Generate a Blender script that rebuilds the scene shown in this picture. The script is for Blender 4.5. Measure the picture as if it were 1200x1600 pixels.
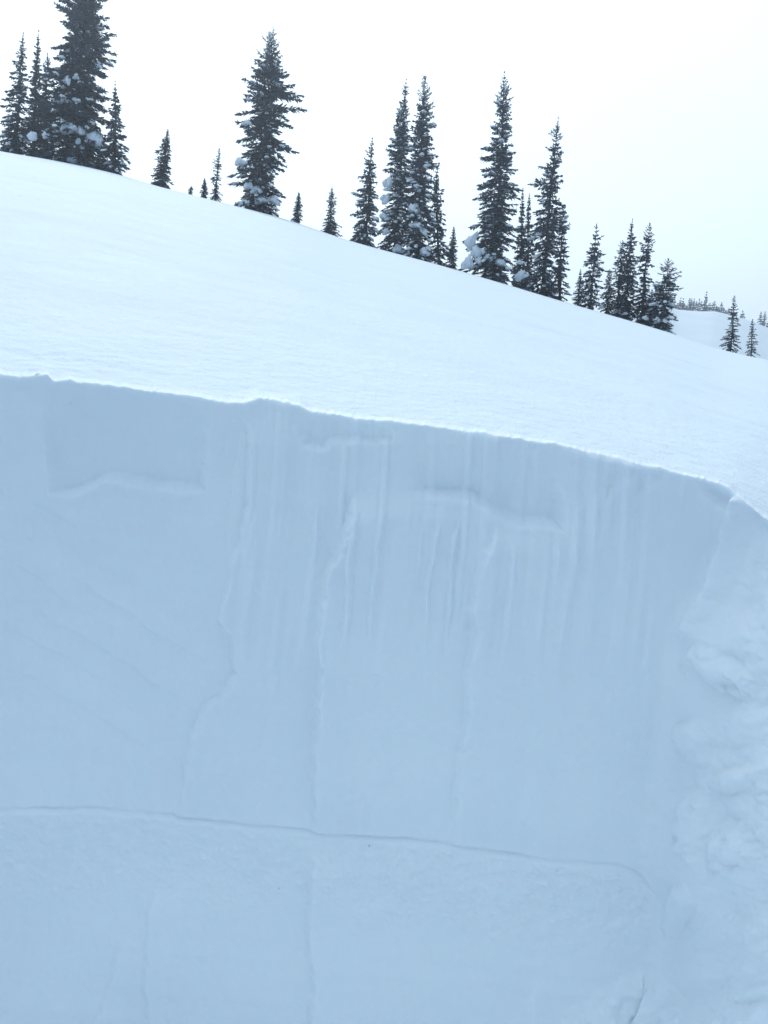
import bpy, math, random
import numpy as np
from mathutils import Vector, Matrix

for o in list(bpy.data.objects):
    bpy.data.objects.remove(o)
SC = bpy.context.scene
COL = SC.collection

# ------------------------------------------------------------------ camera
CAM = np.array([0.0, 0.0, 1.75])
FPX = 1232.0                       # focal length in pixels of the 1200 x 1600 photograph
PITCH, ROLL = math.radians(5.0), math.radians(4.5)
Fw = np.array([0, math.cos(PITCH), -math.sin(PITCH)])
_r0 = np.array([1.0, 0, 0]); _u0 = np.array([0, math.sin(PITCH), math.cos(PITCH)])
Rt = math.cos(ROLL) * _r0 + math.sin(ROLL) * _u0
Up = math.cos(ROLL) * _u0 - math.sin(ROLL) * _r0
cam = bpy.data.cameras.new('camera')
cam.sensor_fit = 'VERTICAL'; cam.sensor_height = 24.0
cam.lens = 24.0 * FPX / 1600.0
cam.clip_start = 0.05; cam.clip_end = 5000.0
cam_o = bpy.data.objects.new('camera', cam); COL.objects.link(cam_o)
cam_o.matrix_world = Matrix(((Rt[0], Up[0], -Fw[0], CAM[0]), (Rt[1], Up[1], -Fw[1], CAM[1]),
                             (Rt[2], Up[2], -Fw[2], CAM[2]), (0, 0, 0, 1)))
SC.camera = cam_o

# ------------------------------------------------------------------ sky, sun, exposure
SUN_AZ, SUN_EL = math.radians(-22.0), math.radians(43.0)      # ahead and to the left, behind thin cloud
VEIL, GLOW = (0.95, 2.25, 4.2), (12.0, 12.8, 12.5)                # radiance of the cloud veil x 10
W = bpy.data.worlds.new('World'); SC.world = W; W.use_nodes = True
nt = W.node_tree; nt.nodes.clear()
sky = nt.nodes.new('ShaderNodeTexSky'); sky.sky_type = 'NISHITA'; sky.sun_disc = False
sky.sun_elevation = SUN_EL; sky.sun_rotation = SUN_AZ
SUN_DIR = (math.sin(SUN_AZ) * math.cos(SUN_EL), math.cos(SUN_AZ) * math.cos(SUN_EL), math.sin(SUN_EL))
def wn(kind, **kw):
    n = nt.nodes.new(kind)
    for k_, v_ in kw.items(): setattr(n, k_, v_)
    return n
tc = wn('ShaderNodeTexCoord')
# thin high overcast: bluish veil, brighter and whiter on the sun's side, with faint cloud texture
cl = wn('ShaderNodeTexNoise'); cl.inputs['Scale'].default_value = 1.8; cl.inputs['Detail'].default_value = 5
cm = wn('ShaderNodeMapRange'); cm.inputs['From Min'].default_value = 0.3; cm.inputs['From Max'].default_value = 0.7
cm.inputs['To Min'].default_value = 0.94; cm.inputs['To Max'].default_value = 1.06
dt = wn('ShaderNodeVectorMath', operation='DOT_PRODUCT'); dt.inputs[1].default_value = SUN_DIR
nm = wn('ShaderNodeVectorMath', operation='NORMALIZE')
g1 = wn('ShaderNodeMath', operation='MULTIPLY_ADD'); g1.inputs[1].default_value = 0.5; g1.inputs[2].default_value = 0.5
g2 = wn('ShaderNodeMath', operation='POWER'); g2.inputs[1].default_value = 1.5
gl = wn('ShaderNodeVectorMath', operation='SCALE'); gl.inputs[0].default_value = GLOW
ad = wn('ShaderNodeVectorMath', operation='ADD'); ad.inputs[1].default_value = VEIL
ml = wn('ShaderNodeVectorMath', operation='SCALE')
mx = wn('ShaderNodeMix', data_type='RGBA'); mx.inputs['Factor'].default_value = 0.92
bg = wn('ShaderNodeBackground'); bg.inputs['Strength'].default_value = 0.10
ow = wn('ShaderNodeOutputWorld')
L = nt.links.new
L(tc.outputs['Generated'], cl.inputs['Vector']); L(cl.outputs['Fac'], cm.inputs['Value'])
L(tc.outputs['Generated'], nm.inputs[0]); L(nm.outputs['Vector'], dt.inputs[0])
L(dt.outputs['Value'], g1.inputs[0]); L(g1.outputs[0], g2.inputs[0]); L(g2.outputs[0], gl.inputs['Scale'])
L(gl.outputs[0], ad.inputs[0]); L(ad.outputs[0], ml.inputs[0]); L(cm.outputs['Result'], ml.inputs['Scale'])
L(sky.outputs['Color'], mx.inputs['A']); L(ml.outputs[0], mx.inputs['B'])
L(mx.outputs['Result'], bg.inputs['Color']); L(bg.outputs[0], ow.inputs['Surface'])
sun = bpy.data.lights.new('sun', 'SUN'); sun.energy = 1.2; sun.angle = math.radians(18); sun.color = (1.0, 0.97, 0.93)
sun_o = bpy.data.objects.new('sun', sun); COL.objects.link(sun_o)
sd = Vector((math.sin(SUN_AZ) * math.cos(SUN_EL), math.cos(SUN_AZ) * math.cos(SUN_EL), math.sin(SUN_EL)))
sun_o.rotation_euler = sd.to_track_quat('Z', 'Y').to_euler(); sun_o.location = (-6, 8, 12)
SC.view_settings.view_transform = 'Standard'; SC.view_settings.look = 'None'
SC.view_settings.exposure = 0.0; SC.view_settings.gamma = 1.0; SC.view_settings.use_curve_mapping = False
SC.render.engine = 'CYCLES'
SC.cycles.max_bounces = 8; SC.cycles.diffuse_bounces = 4; SC.cycles.volume_bounces = 0
SC.cycles.use_denoising = True

# ------------------------------------------------------------------ helpers
def ray(x, y):
    d = Fw + (x - 600) / FPX * Rt + (800 - y) / FPX * Up
    return d
def az_el(x, y):
    d = ray(x, y); h = math.hypot(d[0], d[1])
    return math.atan2(d[0], d[1]), d[2] / h
def project(P):                      # P (..., 3) relative to the camera
    z = P @ Fw
    return 600 + FPX * (P @ Rt) / z, 800 - FPX * (P @ Up) / z, z
def sst(a, b, x):
    t = np.clip((x - a) / (b - a), 0, 1); return t * t * (3 - 2 * t)
def _hash(i, j, s):
    h = (i.astype(np.int64) * 374761393 + j.astype(np.int64) * 668265263 + s * 1442695041) & 0xffffffff
    h = ((h ^ (h >> 13)) * 1274126177) & 0xffffffff
    h = ((h ^ (h >> 16)) * 2246822519) & 0xffffffff
    return ((h ^ (h >> 15)) & 0xffffff) / float(0xffffff) * 2 - 1
def vn(x, y, s=0):
    x, y = np.broadcast_arrays(np.asarray(x, float), np.asarray(y, float))
    i = np.floor(x); j = np.floor(y); u = x - i; v = y - j
    u = u * u * u * (u * (u * 6 - 15) + 10); v = v * v * v * (v * (v * 6 - 15) + 10)
    a = _hash(i, j, s); b = _hash(i + 1, j, s); c = _hash(i, j + 1, s); d = _hash(i + 1, j + 1, s)
    return (a * (1 - u) + b * u) * (1 - v) + (c * (1 - u) + d * u) * v
def fbm(x, y, s=0, n=4, g=0.5):
    t = 0; a = 1.0; k = 0
    for q in range(n):
        c, sn = math.cos(q * 0.7), math.sin(q * 0.7)
        t = t + a * vn(x * c - y * sn, x * sn + y * c, s + 17 * q); k += a; x = x * 2.03; y = y * 2.03; a *= g
    return t / k
def catmull(xs, ys, q):
    """smooth interpolation through table points"""
    xs = np.asarray(xs, float); ys = np.asarray(ys, float); m = np.gradient(ys, xs)
    q = np.clip(q, xs[0], xs[-1]); i = np.clip(np.searchsorted(xs, q) - 1, 0, len(xs) - 2)
    h = xs[i + 1] - xs[i]; t = (q - xs[i]) / h
    return ((2*t**3 - 3*t**2 + 1) * ys[i] + (t**3 - 2*t**2 + t) * h * m[i] + (-2*t**3 + 3*t**2) * ys[i+1] + (t**3 - t**2) * h * m[i+1])

def grid_mesh(name, P, mat, wrap=False, flip=False):
    """P: rows x cols x 3 array -> smooth grid object"""
    nr, nc = P.shape[:2]
    me = bpy.data.meshes.new(name); me.vertices.add(nr * nc)
    me.vertices.foreach_set('co', np.ascontiguousarray(P, dtype=np.float32).ravel())
    a = np.arange(nr * nc).reshape(nr, nc)
    b = np.concatenate([a, a[:, :1]], 1) if wrap else a
    q = np.stack([b[:-1, :-1], b[:-1, 1:], b[1:, 1:], b[1:, :-1]], -1).reshape(-1, 4)
    if flip: q = q[:, ::-1]
    n = len(q)
    me.loops.add(n * 4); me.polygons.add(n)
    me.loops.foreach_set('vertex_index', np.ascontiguousarray(q, dtype=np.int32).ravel())
    me.polygons.foreach_set('loop_start', np.arange(0, n * 4, 4, dtype=np.int32))
    me.polygons.foreach_set('use_smooth', np.ones(n, dtype=bool))
    me.update(calc_edges=True); me.materials.append(mat)
    o = bpy.data.objects.new(name, me); COL.objects.link(o)
    return o
def poly_mesh(name, V, Fc, mat, parent=None, smooth=False):
    me = bpy.data.meshes.new(name); me.from_pydata([tuple(v) for v in V], [], Fc)
    if smooth: me.polygons.foreach_set('use_smooth', np.ones(len(me.polygons), dtype=bool))
    me.materials.append(mat); me.update()
    o = bpy.data.objects.new(name, me); COL.objects.link(o)
    if parent: o.parent = parent
    return o
def tag(o, label=None, cat=None, group=None, kind=None):
    if label: o['label'] = label
    if cat: o['category'] = cat
    if group: o['group'] = group
    if kind: o['kind'] = kind
    return o

# ------------------------------------------------------------------ materials
def snow_mat(name, base, scales, strength, dist, rough=0.75, sss=0.0):
    m = bpy.data.materials.new(name); m.use_nodes = True
    t = m.node_tree; p = t.nodes['Principled BSDF']
    tcn = t.nodes.new('ShaderNodeTexCoord')
    n1 = t.nodes.new('ShaderNodeTexNoise'); n1.inputs['Scale'].default_value = 2.3; n1.inputs['Detail'].default_value = 6
    ramp = t.nodes.new('ShaderNodeValToRGB')
    ramp.color_ramp.elements[0].position = 0.3; ramp.color_ramp.elements[1].position = 0.7
    ramp.color_ramp.elements[0].color = tuple(c * 0.975 for c in base) + (1,)
    ramp.color_ramp.elements[1].color = tuple(min(c * 1.02, 0.97) for c in base) + (1,)
    t.links.new(tcn.outputs['Object'], n1.inputs['Vector']); t.links.new(n1.outputs['Fac'], ramp.inputs['Fac'])
    t.links.new(ramp.outputs['Color'], p.inputs['Base Color'])
    p.inputs['Roughness'].default_value = rough
    p.inputs['Specular IOR Level'].default_value = 0.25
    if sss:
        p.inputs['Subsurface Weight'].default_value = sss
        p.inputs['Subsurface Radius'].default_value = (0.6, 0.8, 1.0)
        p.inputs['Subsurface Scale'].default_value = 0.012
    prev = None
    for s, st, ds in zip(scales, strength, dist):
        n = t.nodes.new('ShaderNodeTexNoise'); n.inputs['Scale'].default_value = s; n.inputs['Detail'].default_value = 4
        t.links.new(tcn.outputs['Object'], n.inputs['Vector'])
        b = t.nodes.new('ShaderNodeBump'); b.inputs['Strength'].default_value = st; b.inputs['Distance'].default_value = ds
        t.links.new(n.outputs['Fac'], b.inputs['Height'])
        if prev: t.links.new(prev.outputs['Normal'], b.inputs['Normal'])
        prev = b
    t.links.new(prev.outputs['Normal'], p.inputs['Normal'])
    return m
SNOW = (0.83, 0.895, 0.94)
M_SLOPE = snow_mat('surface_snow', (0.79, 0.865, 0.91), (150, 40), (0.75, 0.40), (0.005, 0.008))
M_WALL = snow_mat('cut_snow', SNOW, (330, 90, 30), (0.45, 0.25, 0.12), (0.0016, 0.003, 0.006), sss=0.5)
M_TREE_SNOW = snow_mat('branch_snow', SNOW, (9,), (0.4,), (0.03,))
def flat_mat(name, c0, c1, scale, rough=0.9):
    m = bpy.data.materials.new(name); m.use_nodes = True
    t = m.node_tree; p = t.nodes['Principled BSDF']
    tcn = t.nodes.new('ShaderNodeTexCoord'); n1 = t.nodes.new('ShaderNodeTexNoise'); n1.inputs['Scale'].default_value = scale
    ramp = t.nodes.new('ShaderNodeValToRGB')
    ramp.color_ramp.elements[0].position = 0.35; ramp.color_ramp.elements[1].position = 0.65
    ramp.color_ramp.elements[0].color = c0 + (1,); ramp.color_ramp.elements[1].color = c1 + (1,)
    t.links.new(tcn.outputs['Object'], n1.inputs['Vector']); t.links.new(n1.outputs['Fac'], ramp.inputs['Fac'])
    t.links.new(ramp.outputs['Color'], p.inputs['Base Color'])
    p.inputs['Roughness'].default_value = rough; p.inputs['Specular IOR Level'].default_value = 0.15
    return m
M_NEEDLE = flat_mat('fir_needles', (0.046, 0.061, 0.085), (0.080, 0.100, 0.132), 1.5)
M_BARK = flat_mat('fir_bark', (0.05, 0.045, 0.042), (0.09, 0.08, 0.075), 6.0)
M_DIRT = flat_mat('dirt', (0.06, 0.05, 0.04), (0.09, 0.075, 0.06), 50.0)

# ------------------------------------------------------------------ terrain functions (heights relative to the eye)
YB = 2.0                                               # distance to the pit's back wall
CREASE = [(1143, 764), (1128, 850), (1098, 930), (1062, 985), (1048, 1060), (1038, 1180), (1024, 1280), (1018, 1350), (1030, 1410), (1030, 1480), (1015, 1600)]
_cz, _cx = [], []
for (x, y) in CREASE:
    d = ray(x, y); k = YB / d[1]; _cz.append(d[2] * k); _cx.append(d[0] * k)
_o = np.argsort(_cz); _cz = np.array(_cz)[_o]; _cx = np.array(_cx)[_o]
FLOOR = -1.75
def corner_x(z): return np.interp(z, _cz, _cx)
def smin(a, b, k):
    h = np.clip(0.5 + 0.5 * (b - a) / k, 0, 1); return b * (1 - h) + a * h - k * h * (1 - h)
BIG = 50.0
def outline(phi, z):
    """horizontal distance from the eye to the pit wall"""
    s, c = np.sin(phi), np.cos(phi)
    xc = corner_x(z)
    back = np.where(c > 0.02, YB / np.maximum(c, 0.02), BIG)
    den = s + 0.14 * c
    side = np.where(den > 0.02, (xc + 0.14 * YB) / np.maximum(den, 0.02), BIG)
    m = np.interp(z, (-0.75, -0.15), (0.35, 1.25)); nd = np.interp(z, (-0.6, -0.2), (0.12, 0.065))
    den2 = s + m * c
    side2 = np.where(den2 > 0.02, (xc + 0.14 * nd + m * (YB - nd)) / np.maximum(den2, 0.02), BIG)
    side2 = np.where(phi > math.radians(95), np.minimum(side2, 1.6), np.minimum(side2, 2.4))
    side = np.where(s > 0, -smin(-side, -side2, 0.05), side)
    left = np.where(s < -0.02, 2.3 / np.maximum(-s, 0.02), BIG)
    near = np.where(c < -0.02, 1.3 / np.maximum(-c, 0.02), BIG)
    r = smin(np.minimum(back, BIG), np.minimum(side, BIG), 0.09)
    return smin(smin(r, left, 0.1), near, 0.1)
RIM = [(-60, 577), (0, 586), (45, 590), (60, 588), (85, 596), (100, 596), (180, 604), (250, 613), (345, 628), (385, 631), (400, 624), (440, 629), (468, 636), (480, 643),
       (560, 654), (620, 660), (700, 669), (800, 684), (830, 689), (860, 693), (950, 713), (1000, 725), (1080, 745), (1120, 756), (1140, 765), (1150, 774), (1165, 786), (1180, 797), (1200, 812), (1240, 838)]
SKYL = [(-60, 224), (0, 236), (90, 252), (170, 269), (250, 292), (345, 316), (440, 341), (540, 374), (690, 415), (800, 447), (890, 474), (1050, 521), (1130, 547), (1200, 563), (1260, 577)]
_ra = np.array([az_el(*p) for p in RIM]); _sa = np.array([az_el(*p) for p in SKYL])
GX, GY = -0.17, 0.25
_rimtop = outline(_ra[:, 0], _ra[:, 1] * 2.0)
_z00 = float(np.interp(0, _ra[:, 0], _ra[:, 1])) * YB
def rim_r(phi): return outline(phi, np.full_like(phi, _cz.max()))
def wvis(phi): return 1 - sst(math.radians(27), math.radians(42), np.abs(phi))
def rim_jit(phi):
    s = np.tan(np.clip(phi, -1.2, 1.2)) * YB
    j = 0.0042 * fbm(s * 22, s * 0 + 3.1, 5, 4) + 0.0016 * vn(s * 130, s * 0 + 5.5, 7) + 0.0022 * np.maximum(0, vn(s * 55, s * 0 + 8.3, 9)) 
    x = 600 + FPX * np.tan(phi)
    j = j + 0.006 * (np.abs(vn(s * 60, 0 * s + 1.7, 21))) * np.exp(-((x - 415) / 45) ** 2)
    j = j + 0.010 * np.exp(-((x - 62) / 7) ** 2) + 0.006 * np.exp(-((x - 100) / 6) ** 2)
    return j
RIMS = [(-60, 577), (0, 586), (180, 605), (345, 628), (480, 643), (620, 660), (830, 689), (950, 713), (1080, 745), (1145, 767), (1200, 806), (1240, 838)]
_rs = np.array([az_el(*p) for p in RIMS])
def rim_detail(phi):
    return (np.interp(phi, _ra[:, 0], _ra[:, 1]) - catmull(_rs[:, 0], _rs[:, 1], phi)) * rim_r(phi) * wvis(phi)
def rim_z(phi):
    v = catmull(_rs[:, 0], _rs[:, 1], phi) * rim_r(phi)
    r = rim_r(phi)
    pl = _z00 - GY * YB + (GX * np.sin(phi) + GY * np.cos(phi)) * r
    w = wvis(phi); return v * w + pl * (1 - w)
def sky_t(phi):
    v = catmull(_sa[:, 0], _sa[:, 1], phi)
    w = wvis(phi); return v * w + (GX * np.sin(phi) + GY * np.cos(phi)) * (1 - w)
RC = 38.0                                              # distance to the crest
_pg = np.linspace(-math.pi, math.pi, 7201)
_w = np.hanning(161); _w /= _w.sum()
_rg = rim_r(_pg); _rsm = np.convolve(np.concatenate([_rg[-81:-1], _rg, _rg[1:81]]), _w, 'valid')
_zg = rim_z(_pg) / _rg; _zsm = np.convolve(np.concatenate([_zg[-81:-1], _zg, _zg[1:81]]), _w, 'valid') * _rsm
_tg = sky_t(_pg); _dg = RC - _rsm
_bg = np.maximum(_rsm * _tg - _zsm, 0.0) / _dg ** 2; _ag = _tg + 2 * _bg * _dg
_q0 = _rg - _rsm
_fix = _zg * _rg - (_zsm + _ag * _q0 - _bg * _q0 ** 2)     # what is left to meet the rim exactly
def ground(phi, r):
    phi = np.asarray(phi, float); r = np.asarray(r, float)
    r0 = np.interp(phi, _pg, _rsm); z0 = np.interp(phi, _pg, _zsm)
    b = np.interp(phi, _pg, _bg); a = np.interp(phi, _pg, _ag)
    qr = r - rim_r(phi)
    q = r - r0
    rr = np.minimum(r, 95.0)
    z = z0 + a * np.minimum(q, 95.0) - b * np.minimum(q, 95) ** 2 - 0.0055 * np.maximum(0, rr - RC - 4) ** 2
    z = z - np.maximum(0, r - 95.0) * 0.12
    x, y = r * np.sin(phi), r * np.cos(phi)
    e = 1 - np.exp(-(qr / 0.05) ** 2)
    z = z + rim_jit(phi) * np.exp(-(qr / 0.05) ** 2) + rim_detail(phi) * np.exp(-(qr / 0.12) ** 2) + np.interp(phi, _pg, _fix) * np.exp(-(qr / 0.22) ** 2)
    fade = e * (1 - 0.6 * sst(20, RC, r))
    # wind-worked surface: long low waves, sastrugi lying across the fall line, fine ripples
    u, v = x * 0.98 - y * 0.06, y * 0.98 + x * 0.06
    z = z + fade * (0.030 * fbm(x * 0.16, y * 0.40, 31, 3) * sst(0.4, 5, q)
                    + 0.010 * fbm(u * 0.9, v * 2.0, 33, 3) * sst(0.1, 1.5, q)
                    + 0.0026 * fbm(u * 6.0, v * 10.0, 35, 4)
                    + 0.0028 * fbm(u * 24.0, v * 40.0, 37, 3) * (1 - sst(5, 10, q)))
    # wind scoops just under the crest
    for (px, py, rr_, w1, w2, dep) in ((490, 362, 31.0, 1.5, 2.6, 0.10), (1098, 546, 30.0, 1.5, 2.6, 0.10), (760, 445, 33, 2.5, 2.0, 0.06), (405, 338, 33.5, 1.8, 1.5, 0.06), (250, 300, 32, 2.5, 2.0, 0.05)):
        f = az_el(px, py)[0]; cx, cy = rr_ * math.sin(f), rr_ * math.cos(f)
        z = z - dep * np.exp(-((x - cx) / w1) ** 2 - ((y - cy) / w2) ** 2)
    return z

# azimuth samples: dense where the photograph looks
VIS = math.radians(31)
def az_samples(nv, no):
    a = np.linspace(-VIS, VIS, nv); t = np.linspace(0, 1, no + 1)[1:-1]
    b = VIS + (math.pi - VIS) * t
    return np.concatenate([-b[::-1], a, b])
# ------------------------------------------------------------------ snow slope
PH = az_samples(560, 60)
q = np.concatenate([[0.05], 0.05 + np.cumsum(np.geomspace(0.009, 0.55, 300)), []])
q = np.concatenate([q, np.linspace(q[-1] + 1.0, 400, 40)])
PHg, Qg = np.meshgrid(PH, q)
Rg = rim_r(PHg) + Qg
Zg = ground(PHg, Rg)
P = np.stack([Rg * np.sin(PHg), Rg * np.cos(PHg), Zg], -1) + CAM
slope = grid_mesh('snow_slope', P, M_SLOPE, wrap=True, flip=True)
tag(slope, 'bright wind-rippled snow slope rising above the pit to the trees', kind='structure')

# ------------------------------------------------------------------ pit wall
def seg_dist(X, Y, pts, closed=False):
    d = np.full(X.shape, 1e9); n = len(pts)
    for i in range(n if closed else n - 1):
        (ax, ay), (bx, by) = pts[i], pts[(i + 1) % n]
        vx, vy = bx - ax, by - ay
        t = np.clip(((X - ax) * vx + (Y - ay) * vy) / (vx * vx + vy * vy), 0, 1)
        d = np.minimum(d, np.hypot(X - ax - t * vx, Y - ay - t * vy))
    return d
def inside(X, Y, pts):
    r = np.zeros(X.shape, bool); n = len(pts)
    for i in range(n):
        (ax, ay), (bx, by) = pts[i], pts[(i + 1) % n]
        if ay == by: continue
        c = ((ay > Y) != (by > Y)) & (X < (bx - ax) * (Y - ay) / (by - ay) + ax); r ^= c
    return r
def region(X, Y, pts, soft):
    """1 well inside the outline, 0 outside, over `soft` pixels"""
    s = np.where(inside(X, Y, pts), 1, -1) * seg_dist(X, Y, pts, True)
    return sst(-soft, soft, s)
def px_line(Y, pts): return np.interp(Y, [p[1] for p in pts], [p[0] for p in pts])
PXM = YB / FPX                                          # metres on the wall per photograph pixel

RELIEF = 1.55
def wall_relief(X, Y):
    """how far the cut face stands out towards the pit, in metres; X, Y measured on the face in units of PXM"""
    h = np.zeros(X.shape)
    left = 1 - sst(1000, 1060, X)                      # the smooth cut face; the torn side wall is the rest
    wx = X + 9 * fbm(X / 45, Y / 45, 41, 4, 0.6); wy = Y + 9 * fbm(X / 45, Y / 45, 43, 4, 0.6)
    # broad unevenness of the shovelled face
    h += 0.009 * fbm(X / 330, Y / 420, 51, 3) * left
    h += 0.0024 * fbm(X / 45, Y / 60, 53, 4) * left
    h += (0.0007 * fbm(X / 12, Y / 9, 55, 3) + 0.00035 * fbm(X / 4.5, Y / 4.5, 57, 2)) * left
    # shovel streaks running down the face
    lean = X + (Y - 800) * 0.075 + 0.00012 * (Y - 800) ** 2 * (Y < 1050)
    up = sst(600, 660, Y) * (1 - sst(930, 1120, Y))
    zone = sst(330, 390, X) * left
    st = 0.6 * vn(lean / 11, Y / 260, 61) + 0.9 * vn(lean / 24, Y / 300, 63) + 0.8 * vn(lean / 50, Y / 500, 65)
    h += 0.0034 * st * zone * (0.25 + 0.75 * up)
    st2 = np.maximum(0, vn(lean / 13, Y / 190, 67) - 0.25)
    h += 0.0075 * st2 * zone * up
    h += 0.0009 * vn(lean / 16, Y / 400, 69) * (1 - zone) * left
    # faint horizontal banding of the layers
    h += 0.0007 * vn(X / 700, (Y - X * 0.10) / 16, 71) * left + 0.0006 * vn(X / 300, (Y - X * 0.08) / 40, 73) * left
    L = [(-400, 1262), (0, 1266), (20, 1260), (150, 1262), (220, 1270), (270, 1275), (275, 1279), (400, 1290), (480, 1298), (492, 1303), (600, 1309), (690, 1316), (740, 1325), (800, 1336), (870, 1345), (960, 1350), (985, 1356), (1005, 1370), (1030, 1405), (1045, 1440)]
    ly = np.interp(X, [p[0] for p in L], [p[1] for p in L]) + 1.2 * vn(X / 14, X * 0, 81)
    # shovel cuts: each stroke to the right stands a little proud, its edge facing left
    for pts, dep, wd, dec in (
        ([(395, 640), (385, 800), (368, 870), (356, 930), (343, 965), (362, 1000), (368, 1050), (348, 1082), (322, 1105), (300, 1150), (274, 1275)], 0.0075, 7, 160),
        ([(560, 760), (540, 830), (520, 880), (505, 945), (498, 1000), (504, 1046), (497, 1100), (493, 1160), (492, 1290)], 0.017, 8, 130),
        ([(775, 800), (764, 840), (748, 890), (735, 950), (744, 985), (731, 1050), (722, 1150), (726, 1168), (716, 1180), (706, 1300)], 0.009, 7, 170),
        ([(488, 1306), (484, 1400), (486, 1500), (484, 1640)], 0.009, 7, 200),
        ([(240, 1370), (232, 1450), (228, 1640)], 0.005, 7, 120),
        ([(200, 1455), (180, 1500), (135, 1640)], 0.004, 7, 90),
        ([(836, 1500), (826, 1640)], 0.003, 6, 90)):
        lx = px_line(Y, pts); y0, y1 = pts[0][1], pts[-1][1]
        v = sst(y0, y0 + 60, Y) * ((1 - 0.85 * sst(-70, -4, Y - ly)) * (1 - sst(-3, 3, Y - ly)) if y1 < 1310 else sst(6, 60, Y - ly))
        s = wx - lx
        h += 2.0 * dep * v * sst(-wd, wd, s) * np.exp(-np.maximum(0, s) / dec) * left
        h -= 0.25 * dep * v * np.exp(-(np.maximum(0, -s) / 60)) * (s < 0) * left
    # narrow proud streaks left by the shovel's edge
    for pts, dep, wd in (
        ([(548, 815), (540, 835), (520, 880), (505, 945), (498, 1000), (503, 1046), (497, 1110)], 0.0040, 6.0), ([(372, 850), (358, 930), (344, 968)], 0.0022, 5.0),
        ([(560, 798), (549, 850), (544, 930), (540, 1005)], 0.0042, 3.5), ([(598, 798), (588, 850), (582, 930), (577, 1005)], 0.0040, 3.5),
        ([(661, 810), (656, 850), (652, 910)], 0.0032, 3.5), ([(688, 812), (679, 850), (668, 920), (662, 1010)], 0.0036, 3.5),
        ([(716, 812), (708, 850), (702, 940), (697, 1010)], 0.0038, 3.5), ([(500, 790), (492, 850), (488, 900)], 0.003, 4),
        ([(402, 795), (395, 840), (385, 880)], 0.003, 4), ([(800, 845), (792, 930)], 0.003, 4), ([(872, 830), (862, 920)], 0.003, 5),
        ([(905, 780), (896, 860), (890, 940)], 0.004, 6), ([(1068, 755), (1062, 800)], 0.003, 6), ([(820, 690), (818, 730)], 0.003, 5),
        ([(578, 990), (570, 1050)], 0.002, 3), ([(645, 985), (640, 1040)], 0.002, 3), ([(930, 770), (920, 900)], 0.003, 8)):
        y0, y1 = pts[0][1], pts[-1][1]; tp = sst(y0 - 12, y0 + 45, Y) * (1 - sst(y1 - 80, y1 + 12, Y)) * (0.8 + 0.5 * vn(X / 30, Y / 28, 46))
        h += 3.0 * dep * tp * np.exp(-(seg_dist(X + 3 * fbm(X / 24, Y / 40, 45, 3), Y, [(pts[0][0], y0 - 30)] + pts + [(pts[-1][0], y1 + 30)]) / wd) ** 2)
    # scooped hollows under the rim, shallow above, each ending in a sloping sill that catches the sky
    rimy = np.interp(X, [p[0] for p in RIM], [p[1] for p in RIM])
    for pts, dep, f0, f1, l0, l1 in (
        ([(72, 560), (326, 580), (325, 700), (323, 764), (270, 768), (215, 760), (168, 749), (140, 762), (112, 773), (84, 764), (70, 720)], 0.026, 2, 120, 20, 130),
        ([(474, 600), (628, 620), (612, 690), (580, 692), (560, 687), (530, 688), (514, 692), (506, 702), (488, 703), (474, 697), (472, 680)], 0.016, 0, 40, 440, 480),
        ([(600, 768), (600, 690), (780, 690), (868, 715), (880, 790), (878, 826), (840, 822), (790, 812), (765, 806), (748, 792), (736, 782), (700, 777), (660, 772)], 0.027, 30, 100, 620, 700),
        ([(944, 785), (958, 768), (974, 752), (992, 750), (998, 776), (1014, 766), (1040, 756), (1060, 740), (1000, 715), (940, 705)], 0.011, 5, 45, 900, 950),
        ([(1080, 752), (1100, 775), (1128, 792), (1146, 802), (1150, 770), (1120, 735)], 0.018, 0, 30, 1060, 1090)):
        sd = np.where(inside(wx, wy, pts), 1, -1) * seg_dist(wx, wy, pts, True)
        f = sst(f0, f1, Y - rimy) * sst(l0, l1, X)
        h -= dep * sst(-4, 15, sd) * f
        h += 0.09 * dep * np.exp(-((sd + 7) / 7) ** 2) * f * sst(18, 40, Y - rimy)
    # slanting old stroke on the left
    sl = (Y - 830) - (X - 50) * 0.62
    h -= 0.005 * np.exp(-(sl / 22) ** 2) * sst(40, 110, X) * (1 - sst(230, 310, X))
    for (oy, x0, x1, dp) in ((-46, 20, 200, 0.003), (38, 90, 340, 0.0045), (74, 0, 230, 0.003), (120, 40, 300, 0.004), (170, -50, 210, 0.003), (235, 20, 260, 0.003)):
        s2 = sl - oy + 6 * vn(X / 50, Y / 50, 49)
        h -= dp * np.exp(-np.where(s2 > 0, s2 / 26, s2 / 5) ** 2) * sst(x0, x0 + 60, X) * (1 - sst(x1 - 70, x1, X))
    h += 0.004 * sst(-15, 60, sl) * (1 - sst(60, 300, sl)) * (1 - sst(240, 330, X))
    # small broken nicks
    for (cx, cy, rx, ry, dep) in ((367, 1049, 7, 4, -0.003), (345, 972, 12, 14, 0.006), (735, 950, 8, 10, 0.006), (740, 978, 14, 6, -0.005), (732, 1164, 12, 4, -0.002), (231, 1277, 5, 4, -0.003),
                                  (770, 957, 60, 3, -0.001), (1020, 1283, 12, 6, 0.006), (545, 1218, 5, 7, 0.002), (605, 1247, 9, 5, 0.003)):
        h += dep * np.exp(-((X - cx) / rx) ** 2 - ((Y - cy) / ry) ** 2)
    # the thin weak layer: a dark slot with a small sill, coarse crystals below it
    s = Y - ly; on = 1 - sst(1000, 1040, X)
    h -= 0.0032 * np.exp(-(s / 2.2) ** 2) * (1 + 0.5 * vn(X / 40, X * 0, 87)) * on
    h += 0.0045 * sst(1, 8, s) * (1 - sst(14, 70, s)) * on
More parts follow.
